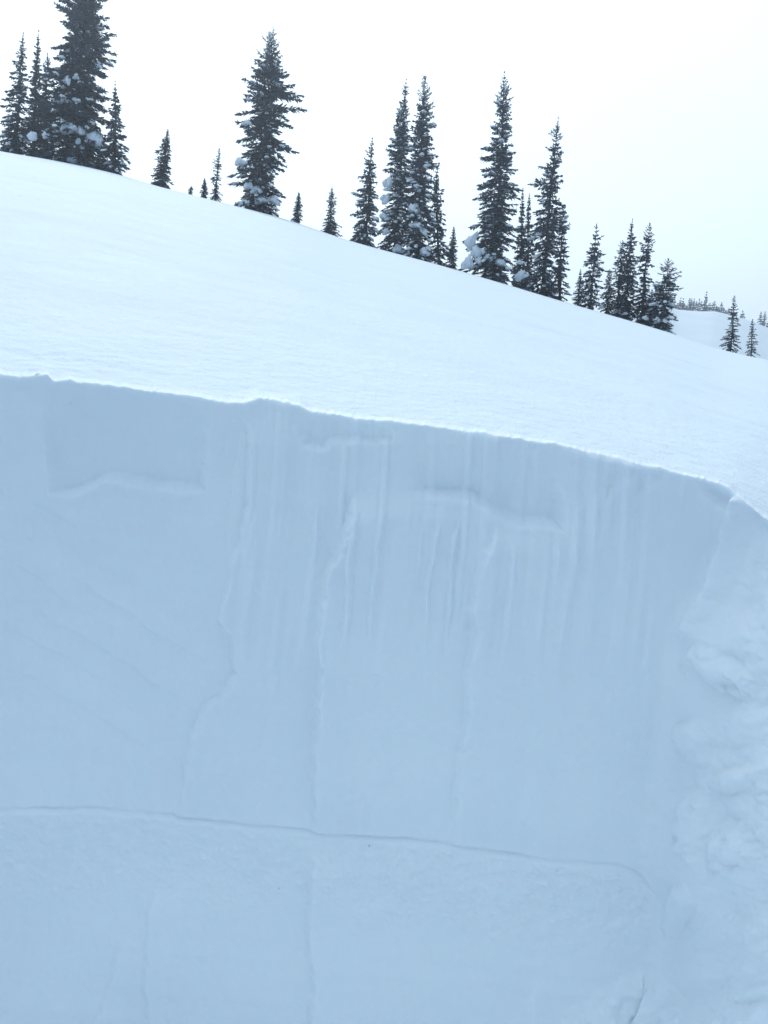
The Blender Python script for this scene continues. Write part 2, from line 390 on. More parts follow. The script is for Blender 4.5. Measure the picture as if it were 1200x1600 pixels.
    rough = sst(5, 14, s) * (1 - sst(70, 190, s)) * on
    h += rough * (0.0034 * fbm(X / 18, Y / 12, 83, 3) + 0.0016 * fbm(X / 5, Y / 4, 85, 2))
    # torn side wall: lumps, scallops and crumbly grain
    tr = sst(-10, 110, X - np.interp(Y, (760, 860, 960, 1060), (1150, 1125, 1085, 1045)))
    tq = sst(1000, 1090, X) * sst(1030, 1250, Y); tr = np.maximum(tr, 0.7 * tq)
    h += tr * (0.022 * fbm(X / 120, Y / 90, 91, 3) + 0.010 * np.abs(fbm(X / 50, Y / 36, 93, 3)) + 0.0022 * fbm(X / 9, Y / 8, 95, 3))
    for (cx, cy, rx, ry, dep, rot) in ((1125, 1050, 60, 26, 0.025, 0.45), (1085, 1160, 34, 34, 0.022, 0.2), (1080, 1290, 26, 60, 0.016, 0), (1150, 1320, 40, 40, 0.02, 0.3), (1060, 1420, 18, 50, 0.020, 0.25), (1150, 1220, 50, 16, 0.015, -0.2)):
        c, n = math.cos(rot), math.sin(rot); a = (X - cx) * c + (Y - cy) * n; b = -(X - cx) * n + (Y - cy) * c
        e = 1 - sst(0.35, 1.2, np.hypot(a / rx, b / ry) + 0.45 * fbm(X / 26, Y / 26, 97, 4))
        h += dep * e
    # the crumbled spine in the corner that catches the light
    d = seg_dist(wx, wy, [(1152, 782), (1146, 806), (1134, 855), (1118, 905), (1092, 955), (1076, 975)])
    wd = np.interp(Y, [770, 850, 960], [7, 9, 24])
    dx = X - np.interp(Y, (782, 806, 855, 905, 955, 975), (1152, 1146, 1134, 1118, 1092, 1076))
    h -= 0.016 * sst(4, 30, dx) * (1 - sst(60, 140, dx)) * (1 - sst(930, 1010, Y))
    # slumped snow banked up in the lower corner
    yt = np.interp(X, (760, 850, 930, 1000, 1022, 1050, 1085, 1120, 1200), (1650, 1592, 1540, 1500, 1506, 1540, 1556, 1548, 1530)) + 14 * fbm(X / 40, Y / 40, 89, 3)
    bk = np.maximum(0, Y - yt)
    h += 0.075 * (1 - np.exp(-(bk / 95) ** 1.3)) * (1 + 0.30 * fbm(X / 50, Y / 50, 88, 4)) + 0.006 * sst(0, 30, bk) * fbm(X / 14, Y / 14, 86, 3)
    h += 0.017 * np.exp(-(d / (0.8 * wd)) ** 2) * (1 + 0.25 * fbm(X / 16, Y / 20, 99, 3))
    return h

PHw = az_samples(780, 60)
LIP = 0.010
th = np.linspace(0, math.pi / 2, 7)
nz = 520
rows_r, rows_z = [], []
r0 = rim_r(PHw); zt = ground(PHw, r0 + LIP)
rows_r.append(r0 + 0.05); rows_z.append(ground(PHw, r0 + 0.05))
rows_r.append(r0 + 0.03); rows_z.append(ground(PHw, r0 + 0.03))
for a in th:
    rows_r.append(r0 + LIP * (1 - math.sin(a))); rows_z.append(zt - LIP * (1 - math.cos(a)))
zb = zt - LIP
tt = np.linspace(0, 1, nz + 1)[1:]
for t in tt:
    z = zb + (FLOOR - 0.05 - zb) * t
    rows_z.append(z); rows_r.append(outline(PHw, np.minimum(z, _cz.max())))
Rw = np.array(rows_r); Zw = np.array(rows_z); Fw_ = np.broadcast_to(PHw, Rw.shape)
Pw = np.stack([Rw * np.sin(Fw_), Rw * np.cos(Fw_), Zw], -1)
# keep the lip continuous with the battered corner
# face coordinates (as seen square on at YB), then push along the wall's own normal
vis = np.abs(Fw_) < math.radians(30.9)
Xf = np.zeros(Rw.shape); Yf = np.zeros(Rw.shape)
xx, yy, zz = project(Pw[vis]); Xf[vis] = xx; Yf[vis] = yy
H = np.zeros(Rw.shape)
H[vis] = wall_relief(Xf[vis], Yf[vis]) * RELIEF
out = ~vis
sgn = Fw_[out] * 3.0
H[out] = 0.02 * fbm(sgn * 2, Zw[out] * 3, 101, 4)
edge = sst(math.radians(29), math.radians(30.9), np.abs(Fw_))
H = np.where(vis, H * (1 - edge), H * sst(math.radians(30.9), math.radians(36), np.abs(Fw_)))
below = zt[None, :] - Zw
H *= sst(0.0, 0.018, below)
dP = np.gradient(Pw, axis=1); tx, ty = dP[..., 0], dP[..., 1]
ln = np.maximum(np.hypot(tx, ty), 1e-9)
Nx, Ny = ty / ln, -tx / ln                                # points into the pit
Pw[..., 0] += Nx * H; Pw[..., 1] += Ny * H
wall = grid_mesh('snow_pit_wall', Pw + CAM, M_WALL, wrap=True)
tag(wall, 'shaded blue-white cut face of the snow pit with shovel marks and a thin dark layer', kind='structure')
# pit floor
rb = outline(PH, np.full_like(PH, FLOOR)) + 0.25
k = np.linspace(1, 0.02, 60)[:, None]
Rf = rb[None, :] * k; Ff = np.broadcast_to(PH, Rf.shape)
xf, yf = Rf * np.sin(Ff), Rf * np.cos(Ff)
zf = FLOOR + 0.05 * fbm(xf * 2.2, yf * 2.2, 111, 4) + 0.02 * fbm(xf * 9, yf * 9, 113, 3)
floor = grid_mesh('pit_floor', np.stack([xf, yf, zf], -1) + CAM, M_WALL, wrap=True)
tag(floor, kind='structure')

# ------------------------------------------------------------------ distant hill
HR = 175.0
HILL = [(300, 560), (700, 530), (900, 512), (960, 495), (995, 468), (1015, 458), (1035, 472), (1058, 484), (1090, 486), (1118, 487), (1140, 492), (1160, 497), (1180, 504), (1200, 512), (1300, 548), (1500, 590)]
_ha = np.array([az_el(*p) for p in HILL])
def hill_ground(phi, r):
    Te = np.interp(phi, _ha[:, 0], _ha[:, 1])
    s = r - HR
    q_ = np.where(np.abs(s) < 50, 0.003 * s ** 2, 0.003 * 2500 + (np.abs(s) - 50) * 0.30)
    x, y = r * np.sin(phi), r * np.cos(phi)
    return r * Te - q_ + 0.7 * fbm(x / 18, y / 26, 121, 3) * sst(2, 20, np.abs(s)) + 0.10 * fbm(x / 4, y / 4, 123, 2)
ph = np.linspace(math.radians(-15), math.radians(40), 240); rr = np.linspace(85, 250, 130)
A, B = np.meshgrid(ph, rr)
Z = hill_ground(A, B)
hill = grid_mesh('distant_hill', np.stack([B * np.sin(A), B * np.cos(A), Z], -1) + CAM, M_SLOPE, flip=True)
tag(hill, kind='structure')
vr = np.geomspace(60, 300, 30); va = np.linspace(0, 2 * math.pi, 97)[:-1]
A, B = np.meshgrid(va, vr)
valley = grid_mesh('valley_floor', np.stack([B * np.sin(A), B * np.cos(A), -75 + 6 * fbm(B * np.sin(A) / 90, B * np.cos(A) / 90, 131, 3)], -1) + CAM, M_SLOPE, wrap=True, flip=True)
tag(valley, kind='structure')

# ------------------------------------------------------------------ conifers
def lump(rng, rx, ry, rz, nu=14, nv=9, amp=0.18):
    """rounded uneven lump of snow -> vertices, faces"""
    s = rng.randrange(9999); V = [(0, 0, rz)]; Fc = []
    for i in range(1, nv):
        t = math.pi * i / nv
        for j in range(nu):
            p = 2 * math.pi * j / nu
            d = (math.sin(t) * math.cos(p), math.sin(t) * math.sin(p), math.cos(t))
            n = 1 + amp * float(fbm(np.array(d[0] * 1.7 + s), np.array(d[1] * 1.7 + d[2] * 1.3), s % 97, 3)) * 2
            V.append((d[0] * rx * n, d[1] * ry * n, d[2] * rz * n * (1 if d[2] > 0 else 0.55)))
    V.append((0, 0, -rz * 0.5)); b = len(V) - 1
    for j in range(nu):
        Fc.append((0, 1 + j, 1 + (j + 1) % nu)); Fc.append((b, b - nu + (j + 1) % nu, b - nu + j))
    for i in range(nv - 2):
        for j in range(nu):
            a = 1 + i * nu + j; c = 1 + i * nu + (j + 1) % nu
            Fc.append((a, a + nu, c + nu, c))
    return V, Fc

def conifer(name, base, height, lean, prof, seed, density=1.0, gaps=0.3, spire=0.06, snow=0.0, scale=1.0, crook=0.0, detail=1.0):
    """prof: [(t, left half-width, right half-width)] in metres, t from foot to tip"""
    rng = random.Random(seed)
    root = bpy.data.objects.new(name, None); COL.objects.link(root); root.location = base
    root.empty_display_size = 0.3
    pt = [p[0] for p in prof]; pl = [p[1] for p in prof]; pr = [p[2] for p in prof]
    def axis(t):
        b = crook * max(0, t - 0.85) ** 2 * 30
        w = 0.02 * height * math.sin(t * 5 + seed) * t * (1 - t)
        return (lean[0] * t + w + b, lean[1] * t, height * t)
    # trunk
    V, Fc = [], []; ns = 12; nsd = 7
    tr0 = 0.011 * height + 0.008
    for i in range(ns + 1):
        t = i / ns; c = axis(t); rad = tr0 * (1 - t) ** 0.9 + 0.004
        z = c[2] if i else -0.5
        for j in range(nsd):
            p = 2 * math.pi * j / nsd; V.append((c[0] + rad * math.cos(p), c[1] + rad * math.sin(p), z))
    for i in range(ns):
        for j in range(nsd):
            a = i * nsd + j; c = i * nsd + (j + 1) % nsd; Fc.append((a, c, c + nsd, a + nsd))
    Fc.append(tuple(range(ns * nsd, ns * nsd + nsd)))
    poly_mesh('trunk', V, Fc, M_BARK, root, True)
    # crown
    V, Fc = [], []; SV, SF = [], []
    def kite(p, d, L, w, up):
        """a needle spray: pointed leaf-sized face from p along d"""
        n = d.cross(up)
        if n.length < 1e-4: n = d.cross(Vector((1, 0, 0)))
        n.normalize(); m = p + d * (L * 0.45)
        k = len(V)
        V.extend((p, m + n * w, p + d * L, m - n * w)); Fc.append((k, k + 1, k + 2, k + 3))
    step = (0.17 if height > 4 else 0.11 if height > 1.5 else 0.07) / density * scale
    z = 0.02 * height; blade = scale * (0.048 if height > 4 else 0.034)
    ph0 = rng.random() * 6; sd_ = rng.randrange(1000)
    while z < height * (1 - spire * 0.7):
        t = z / height; wl = np.interp(t, pt, pl); wr = np.interp(t, pt, pr)
        nb = rng.choice((4, 5, 5, 6)) if t < 0.85 else rng.choice((3, 4, 4))
        ph0 += 2.4
        for j in range(nb):
            al = ph0 + 2 * math.pi * j / nb + rng.uniform(-0.4, 0.4)
            side = (math.cos(al) + 1) / 2
            w = wl * (1 - side) + wr * side
            tier = 1 + gaps * 1.3 * float(vn(np.array(t * height * 1.3 / scale), np.array(round(al * 0.8) * 3.7 + sd_), sd_))
            L = w * rng.uniform(0.70, 1.32) * tier
            if rng.random() < gaps * 0.55: L *= rng.uniform(0.25, 0.6)
            L = max(L, 0.03 * scale)
            fine = 1.0 if t < 0.7 else max(0.42, 1 - (t - 0.7) * 2.2)
            el = np.interp(t, (0, 0.25, 0.6, 0.85, 1), (-0.42, -0.22, -0.02, 0.30, 0.75)) + rng.uniform(-0.16, 0.16)
            droop = np.interp(t, (0, 0.6, 0.9), (0.30, 0.18, -0.05)) * rng.uniform(0.5, 1.4)
            c = Vector(axis(t)); hd = Vector((math.cos(al), math.sin(al), 0)); sd2 = Vector((-hd.y, hd.x, 0))
            def at(s): return c + hd * (L * s * math.cos(el)) + Vector((0, 0, L * (s * math.sin(el) - droop * s * s + 0.12 * s ** 4)))
            prev = at(0.0); n_s = 4 if L > 0.4 * scale else 2
            for k in range(1, n_s + 1):
                q_ = at(k / n_s); d = q_ - prev; l = d.length; d.normalize()
                kite(prev, d, l * 1.35, blade * 0.8 * fine, Vector((0, 0, 1))); kite(prev, d, l * 1.35, blade * 0.7 * fine, sd2)
                prev = q_
            nt_ = max(3, int(L / (0.062 * scale) * detail * density ** 0.5))
            for k in range(nt_):
                s = 0.12 + 0.86 * (k + rng.random()) / nt_
                for sg in (-1, 1):
                    tl = min((0.36 * L * (1.05 - s) + 0.10 * scale * fine), 0.45 * scale) * rng.uniform(0.6, 1.25)
                    d = hd * rng.uniform(0.45, 0.9) + sd2 * sg * rng.uniform(0.45, 1.0) + Vector((0, 0, rng.uniform(-0.55, 0.22) - 0.15 * (1 - t)))
                    d.normalize()
                    kite(at(s), d, tl, blade * fine * rng.uniform(0.7, 1.25), Vector((rng.uniform(-.7, .7), rng.uniform(-.7, .7), 1)))
                if rng.random() < 0.55:
                    d = hd * rng.uniform(-0.1, 0.6) + sd2 * rng.uniform(-0.4, 0.4) + Vector((0, 0, rng.choice((-1.0, -0.8, 0.7))))
                    d.normalize(); kite(at(s), d, blade * fine * rng.uniform(2.0, 4.0), blade * 0.8 * fine, hd)
            # snow lodged along the branch
            if snow and L > 0.30 * scale and rng.random() < min(0.9, snow * 3.6 * (1.12 - t) ** 1.2):
                s = rng.uniform(0.5, 0.9); pz = at(s); lx = min(rng.uniform(0.10, 0.26) * scale, 0.42 * L)
                lv, lf = lump(rng, lx, lx * rng.uniform(0.35, 0.6), lx * rng.uniform(0.24, 0.42), 8, 5)
                d = (at(min(1, s + .1)) - at(s - .1)).normalized(); rot = d.to_track_quat('X', 'Z').to_matrix()
                k = len(SV)
                for v in lv: SV.append(rot @ Vector(v) + pz + Vector((0, 0, 0.03)))
                SF.extend(tuple(i + k for i in f) for f in lf)
        z += step * rng.uniform(0.7, 1.3) * (0.75 if t > 0.8 else 1)
    # leader shoot
    for k in range(4):
        t = 1 - spire * (1 - k / 4); c = Vector(axis(t))
        for j in range(5):
            a = rng.random() * 6.28; d = Vector((math.cos(a) * 0.7, math.sin(a) * 0.7, 0.8)).normalized()
            kite(c, d, 0.09 * scale * rng.uniform(0.6, 1.2) * min(1, height / 3), blade * 0.5, Vector((0, 0, 1)))
    crown = poly_mesh('crown', V, Fc, M_NEEDLE, root)
    if SV:
        o = poly_mesh('lodged_snow', SV, SF, M_TREE_SNOW, root, True); o['kind'] = 'stuff'
    return root

def px_tree(label, foot, tip, half, r, seed, prof=None, clumps=(), group='conifers along the snow crest', name='conifer_tree', **kw):
    """place a tree by where its foot and tip show, at horizontal distance r; half/prof in photograph pixels"""
    f, _ = az_el(*foot); ft, tt_ = az_el(*tip)
    zb_ = float(ground(np.array(f), np.array(r))) - 0.03
    k = r / FPX
    zt_ = tt_ * r
    base = Vector((r * math.sin(f), r * math.cos(f), zb_)) + Vector(CAM)
    lean = (r * math.sin(ft) - r * math.sin(f), 0.0)
    # foot to tip at an angle in the photo: the roll of the camera explains it, the rest is lean
    H_ = zt_ - zb_
    P_ = prof or [(0, .85, .85), (.06, 1, 1), (.3, .80, .80), (.55, .55, .55), (.8, .28, .28), (.93, .12, .12), (1, .03, .03)]
    pm = [(t, a * k * (half if not prof else 1), b * k * (half if not prof else 1)) for t, a, b in P_]
    o = conifer(name, base, H_, lean, pm, seed, **kw)
    tag(o, label, 'tree', group)
    rng = random.Random(seed + 5)
    for (cx, cy, w, h, tilt) in clumps:
        fc, tc_ = az_el(cx, cy)
        tz = (tc_ * r - zb_) / H_
        wid = np.interp(tz, [p[0] for p in pm], [max(p[1], p[2]) for p in pm])
        dr = r - wid * 0.50
        pos = Vector((dr * math.sin(fc), dr * math.cos(fc), tc_ * dr)) + Vector(CAM) - base
        rot = Matrix.Rotation(math.radians(tilt), 3, 'Y')
        CV, CF = [], []
        for j in range(4):                                # a few lobes run together into one pillow
            a_ = (j - 1.5) / 1.5
            f_ = 1.0 if j in (1, 2) else 0.66
            lv, lf = lump(rng, w * k * 0.30 * f_, w * k * 0.34 * f_, h * k * 0.62 * f_, 14, 9, 0.34)
            off = Vector((a_ * w * k * 0.34, rng.uniform(-.25, .25) * w * k, rng.uniform(-.12, .12) * h * k - abs(a_) * h * k * 0.15))
            n0 = len(CV); CV.extend(rot @ (Vector(v) + off) + pos for v in lv); CF.extend(tuple(i + n0 for i in f) for f in lf)
        poly_mesh('snow_clump', CV, CF, M_TREE_SNOW, o, True)
    return o

T = px_tree
T('slim spired conifer at the far left edge of the photo', (24, 235), (38, 52), 0, 41.0, 101,
  prof=[(0, 30, 22), (.1, 30, 22), (.3, 27, 18), (.45, 20, 12), (.6, 13, 9), (.75, 8, 6), (.9, 4, 3), (1, 1, 1)], snow=0.25)
T('very thin needle-topped conifer, second from the left edge', (52, 240), (61, 44), 0, 42.0, 102,
  prof=[(0, 22, 20), (.3, 17, 16), (.5, 12, 10), (.65, 8, 7), (.8, 4, 4), (1, 1, 1)], gaps=0.35, spire=0.12)
T('short dark conifer tucked against the left side of the giant conifer', (70, 245), (74, 82), 0, 43.0, 103,
  prof=[(0, 18, 18), (.3, 16, 16), (.6, 12, 12), (.8, 7, 7), (.95, 3, 3), (1, 1, 1)])
T('giant broad conifer at upper left whose top leaves the photo', (121, 258), (134, -95), 0, 40.0, 104,
  prof=[(0, 52, 55), (.1, 56, 52), (.25, 50, 44), (.35, 44, 36), (.5, 38, 34), (.65, 33, 34), (.78, 24, 22), (.9, 12, 12), (1, 1, 1)], density=1.35, gaps=0.16, snow=0.30,
  clumps=((105, 127, 9, 10, 20), (118, 120, 9, 6, 0), (98, 157, 17, 6, -10), (117, 157, 14, 6, 0), (107, 202, 22, 12, -20), (126, 205, 12, 11, 10), (148, 219, 22, 17, 35), (122, 221, 7, 10, 0), (50, 214, 14, 9, 30), (113, 250, 14, 8, 0), (73, 213, 12, 6, 0)))
T('mid-sized conifer with a bare thin tip right of the giant conifer', (180, 273), (179, 122), 0, 39.0, 105,
  prof=[(0, 20, 21), (.1, 20, 21), (.3, 18, 19), (.5, 12, 14), (.7, 6, 6), (.85, 3, 3), (1, 1, 1)], spire=0.14, snow=0.15)
T('small dense conifer alone between the giant and the lone big conifer', (252, 294), (263, 203), 0, 39.0, 106,
  prof=[(0, 18, 14), (.15, 18, 14), (.4, 14, 10), (.6, 11, 6), (.72, 7, 4), (.85, 3, 3), (1, 1, 1)], density=1.3, gaps=0.15)
T('tiny twig of a seedling poking from the snow, smallest on the crest', (296, 305), (300, 291), 5, 38.5, 107, gaps=0.5, scale=0.5)
T('knee-high pointed seedling left of a thin sparse sapling', (319, 311), (320, 278), 7, 38.5, 108, scale=0.7)
T('thin sparse sapling with airy branches just left of the lone big conifer', (336, 315), (343, 232), 0, 38.5, 109,
  prof=[(0, 11, 13), (.12, 12, 13), (.25, 8, 7), (.5, 7, 5), (.75, 5, 4), (.95, 3, 3), (1, 1, 1)], gaps=0.4, density=0.7, scale=0.75, spire=0.03)
T('lone big ragged conifer left of centre with tiered branches and snow pillows', (404, 337), (427, 41), 0, 39.0, 110,
  prof=[(0, 32, 40), (.05, 42, 38), (.10, 34, 36), (.16, 32, 30), (.22, 48, 30), (.27, 50, 34), (.34, 32, 30), (.40, 34, 46), (.46, 30, 40), (.52, 40, 30), (.58, 34, 44), (.63, 28, 30), (.68, 38, 40), (.73, 33, 20), (.78, 24, 18), (.85, 16, 13), (.92, 9, 9), (.97, 5, 4), (1, 1, 1)],
  gaps=0.22, snow=0.30, spire=0.05, density=1.15,
  clumps=((376, 254, 17, 9, -15), (401, 297, 17, 12, 0), (388, 291, 15, 9, -10), (408, 314, 20, 8, -10), (428, 314, 20, 10, 25), (385, 194, 15, 7, 0), (380, 318, 16, 7, -10)))
T('little slim conifer right of the lone big conifer', (464, 353), (467, 299), 0, 38.5, 111,
  prof=[(0, 9, 7), (.2, 9, 7), (.5, 5, 5), (.8, 2.5, 2.5), (1, .6, .6)], scale=0.7, gaps=0.25)
T('small flame-shaped conifer with a side shoot, alone left of the central cluster', (515, 369), (519, 292), 0, 38.5, 112,
  prof=[(0, 16, 17), (.15, 16, 16), (.35, 11, 10), (.5, 6, 6), (.75, 5, 5), (.9, 3, 3), (1, .6, .6)], scale=0.75, gaps=0.2, density=1.2)
T('lower wide-skirted conifer at the left of the central cluster', (570, 383), (582, 215), 0, 40.0, 113,
  prof=[(0, 28, 24), (.1, 28, 24), (.25, 27, 22), (.4, 20, 15), (.55, 16, 11), (.7, 12, 7), (.85, 6, 5), (1, 1, 1)], snow=0.2, gaps=0.35)
T('tall needle-tipped conifer, left of the twin tall conifers in the central cluster', (618, 394), (635, 119), 0, 40.0, 114,
  prof=[(0, 32, 26), (.08, 30, 26), (.2, 26, 24), (.35, 22, 20), (.5, 19, 16), (.62, 20, 13), (.72, 15, 9), (.82, 8, 6), (.92, 4, 4), (1, 1, 1)], snow=0.35, spire=0.09, density=1.15, gaps=0.2,
  clumps=((605, 288, 14, 14, 30), (601, 312, 12, 14, 40), (600, 338, 13, 9, 20), (622, 390, 15, 11, 0), (603, 362, 12, 8, -30), (618, 305, 9, 5, 0)))
T('tall blunt-tipped conifer, right of the twin tall conifers in the central cluster', (652, 404), (664, 119), 0, 39.0, 115,
  prof=[(0, 24, 30), (.1, 26, 30), (.25, 26, 26), (.4, 22, 23), (.55, 18, 20), (.68, 16, 16), (.8, 13, 13), (.9, 9, 9), (.97, 7, 6), (1, 3, 3)], snow=0.3, spire=0.02, density=1.2, gaps=0.2,
  clumps=((652, 294, 12, 9, 15), (648, 326, 18, 13, 30), (652, 352, 22, 10, 15), (662, 362, 12, 8, 40), (664, 394, 16, 11, 35)))
T('conifer with a hooked drooping tip at the right of the central cluster', (686, 413), (681, 255), 0, 39.0, 116,
  prof=[(0, 22, 20), (.12, 22, 19), (.3, 16, 17), (.5, 10, 13), (.68, 7, 9), (.85, 4, 4), (1, 2, 2)], crook=0.25, spire=0.02, snow=0.1)
T('small slim conifer standing just right of the central cluster', (706, 420), (709, 353), 0, 38.5, 117,
  prof=[(0, 12, 10), (.2, 10, 9), (.5, 6, 6), (.8, 3, 3), (1, .6, .6)], scale=0.75, gaps=0.2, density=1.2)
T('tallest ragged conifer right of centre with big snow pillows at its lower left', (772, 441), (788, 111), 0, 39.0, 118,
  prof=[(0, 46, 28), (.05, 46, 26), (.12, 40, 26), (.2, 36, 28), (.27, 46, 32), (.33, 38, 30), (.4, 34, 24), (.46, 44, 30), (.53, 28, 24), (.60, 26, 20), (.66, 20, 17), (.75, 14, 13), (.84, 11, 14), (.9, 8, 11), (.95, 5, 5), (1, 1, 1)],
  snow=0.3, density=1.1, gaps=0.28, spire=0.05,
  clumps=((734, 380, 15, 24, 35), (746, 394, 19, 15, -25), (730, 413, 19, 17, 0), (766, 402, 17, 9, -10), (782, 410, 17, 9, 15), (748, 408, 10, 10, 0)))
T('slender conifer between the two tall conifers right of centre, its left twin', (812, 446), (817, 294), 0, 42.5, 119,
  prof=[(0, 18, 14), (.3, 13, 11), (.5, 8, 8), (.75, 4, 4), (1, 1, 1)], gaps=0.2)
T('slender conifer between the two tall conifers right of centre, its right twin', (824, 449), (827, 302), 0, 42.5, 120,
  prof=[(0, 16, 16), (.3, 12, 12), (.5, 8, 8), (.75, 4, 4), (1, 1, 1)], gaps=0.2)
T('tall airy conifer with open branches, right of the tallest ragged conifer', (846, 469), (873, 179), 0, 39.0, 121,
  prof=[(0, 40, 32), (.06, 40, 30), (.14, 36, 24), (.25, 24, 20), (.34, 26, 22), (.42, 26, 28), (.5, 18, 18), (.6, 19, 14), (.7, 14, 12), (.8, 11, 10), (.88, 9, 9), (.93, 5, 5), (1, 1, 1)],
  snow=0.2, density=0.9, gaps=0.38, spire=0.09,
  clumps=((812, 432, 12, 19, 30), (823, 431, 12, 9, -15), (812, 410, 10, 6, 0)))
T('narrow leafy conifer leaning on the right side of the tall airy conifer', (874, 474), (879, 322), 0, 39.5, 122,
  prof=[(0, 16, 14), (.3, 14, 12), (.6, 11, 11), (.85, 8, 9), (1, 3, 3)], gaps=0.3, spire=0.02, snow=0.1)
T('pale small pointed conifer at the left of the right-hand cluster', (904, 478), (907, 420), 0, 42.0, 123,
  prof=[(0, 10, 9), (.3, 8, 8), (.6, 4, 4), (1, .6, .6)], scale=0.75)
T('evenly tiered pointed conifer in the right-hand cluster, first tall one', (922, 485), (932, 349), 0, 39.5, 124,
  prof=[(0, 24, 20), (.1, 22, 18), (.3, 19, 18), (.5, 16, 17), (.7, 10, 11), (.85, 6, 6), (1, 1, 1)], gaps=0.3, density=0.85, snow=0.15)
T('low bushy conifer between the first two tall ones of the right-hand cluster', (948, 490), (953, 420), 0, 40.5, 125,
  prof=[(0, 15, 14), (.3, 13, 12), (.6, 8, 8), (.85, 4, 4), (1, 1, 1)], scale=0.85)
T('tallest conifer of the right-hand cluster with a long bare tip', (976, 499), (988, 341), 0, 40.0, 126,
  prof=[(0, 22, 18), (.2, 18, 15), (.4, 17, 12), (.6, 15, 10), (.72, 9, 9), (.82, 5, 6), (.9, 3, 3), (1, 1, 1)], gaps=0.25, snow=0.1, spire=0.09, clumps=((966, 487, 14, 9, -25),))
T('shoulder-high conifer against the left of the tallest in the right-hand cluster', (964, 494), (973, 376), 0, 39.5, 127,
  prof=[(0, 14, 14), (.3, 13, 12), (.6, 12, 10), (.85, 8, 7), (1, 2, 2)], gaps=0.28, density=0.9)
T('gappy conifer with a bare stretch of trunk in the right-hand cluster', (1002, 507), (1015, 349), 0, 39.5, 128,
  prof=[(0, 20, 18), (.15, 20, 17), (.3, 18, 12), (.36, 8, 6), (.42, 6, 14), (.47, 7, 7), (.6, 14, 10), (.66, 14, 14), (.72, 8, 6), (.8, 9, 10), (.9, 5, 5), (1, 1.5, 1.5)], gaps=0.35, spire=0.03)
T('squat blunt-topped conifer at the right end of the right-hand cluster', (1036, 519), (1044, 405), 0, 39.0, 129,
  prof=[(0, 26, 20), (.1, 25, 16), (.25, 22, 16), (.45, 20, 16), (.6, 16, 18), (.75, 12, 15), (.88, 8, 9), (.95, 4, 4), (1, 2, 2)], gaps=0.3, density=0.9, spire=0.02, snow=0.15,
  clumps=((1026, 502, 10, 8, -20), (1009, 497, 9, 6, 0)))
T('low round conifer bush at the foot of the right-hand cluster', (1015, 511), (1017, 462), 0, 40.0, 130,
  prof=[(0, 18, 18), (.3, 20, 18), (.6, 15, 14), (.85, 8, 8), (1, 3, 3)], scale=0.8, spire=0.02)
T('little tiered conifer alone on the right, left one of a pair', (1142, 547), (1147, 463), 0, 39.0, 131,
  prof=[(0, 12, 12), (.05, 12, 12), (.2, 12, 12), (.4, 8, 8), (.6, 7, 7), (.72, 6, 6), (.85, 3, 3), (.93, 3, 3), (1, .8, .8)], scale=0.75, gaps=0.22, density=0.75, spire=0.02)
T('little sparse conifer nearest the right edge, right one of a pair', (1174, 555), (1175, 498), 0, 39.0, 132,
  prof=[(0, 9, 9), (.2, 9, 9), (.4, 7, 7), (.6, 5, 5), (.8, 3, 3), (1, .6, .6)], scale=0.7, gaps=0.3, density=0.7)

# far trees on the hill's crest
def far_tree(label, foot, hpx, wpx, seed, r=HR, group='far conifers on the distant hill'):
    f, te = az_el(*foot)
    z = float(hill_ground(np.array(f), np.array(r)))
    k = r / FPX
    o = conifer('far_conifer', Vector((r * math.sin(f), r * math.cos(f), z - 0.3)) + Vector(CAM), hpx * k + 0.3, (0, 0),
                [(0, wpx * k * .5, wpx * k * .5), (.3, wpx * k * .45, wpx * k * .45), (.7, wpx * k * .25, wpx * k * .25), (1, .05, .05)], seed, density=0.9, gaps=0.3, scale=3.0, detail=0.8)
    return tag(o, label, 'tree', group)
far_tree('tallest far conifer, a thin spike in the row along the distant hill crest', (1101, 488), 27, 5, 301)
far_tree('small far conifer alone on the distant hill just right of the near pair\'s left tree', (1159, 498), 10, 6, 302)
far_tree('dark far conifer on the distant hill, left of two near the right edge', (1187, 508), 17, 8, 303)
far_tree('dark far conifer on the distant hill, right of two near the right edge', (1193, 510), 19, 7, 304)
far_tree('low far conifer cut by the right edge of the photo', (1200, 514), 9, 10, 305)
rng = random.Random(77)
xs = [1012, 1018, 1024, 1030, 1036, 1042, 1048, 1053, 1058, 1062, 1066, 1069, 1072, 1076, 1079, 1083, 1087, 1091, 1095, 1099, 1104, 1108, 1112, 1115, 1119, 1122, 1126, 1130, 1134, 1138, 1143, 1148]
for i, x in enumerate(xs):
    y = np.interp(x, [p[0] for p in HILL], [p[1] for p in HILL])
    hp = rng.choice((8, 10, 12, 14, 17)) * (1 if x < 1128 else 0.6)
    far_tree('far conifer in the dense row along the distant hill crest', (x, y), hp, rng.uniform(5, 8), 400 + i, r=HR + rng.uniform(0, 6), group='row of far conifers on the hill crest')

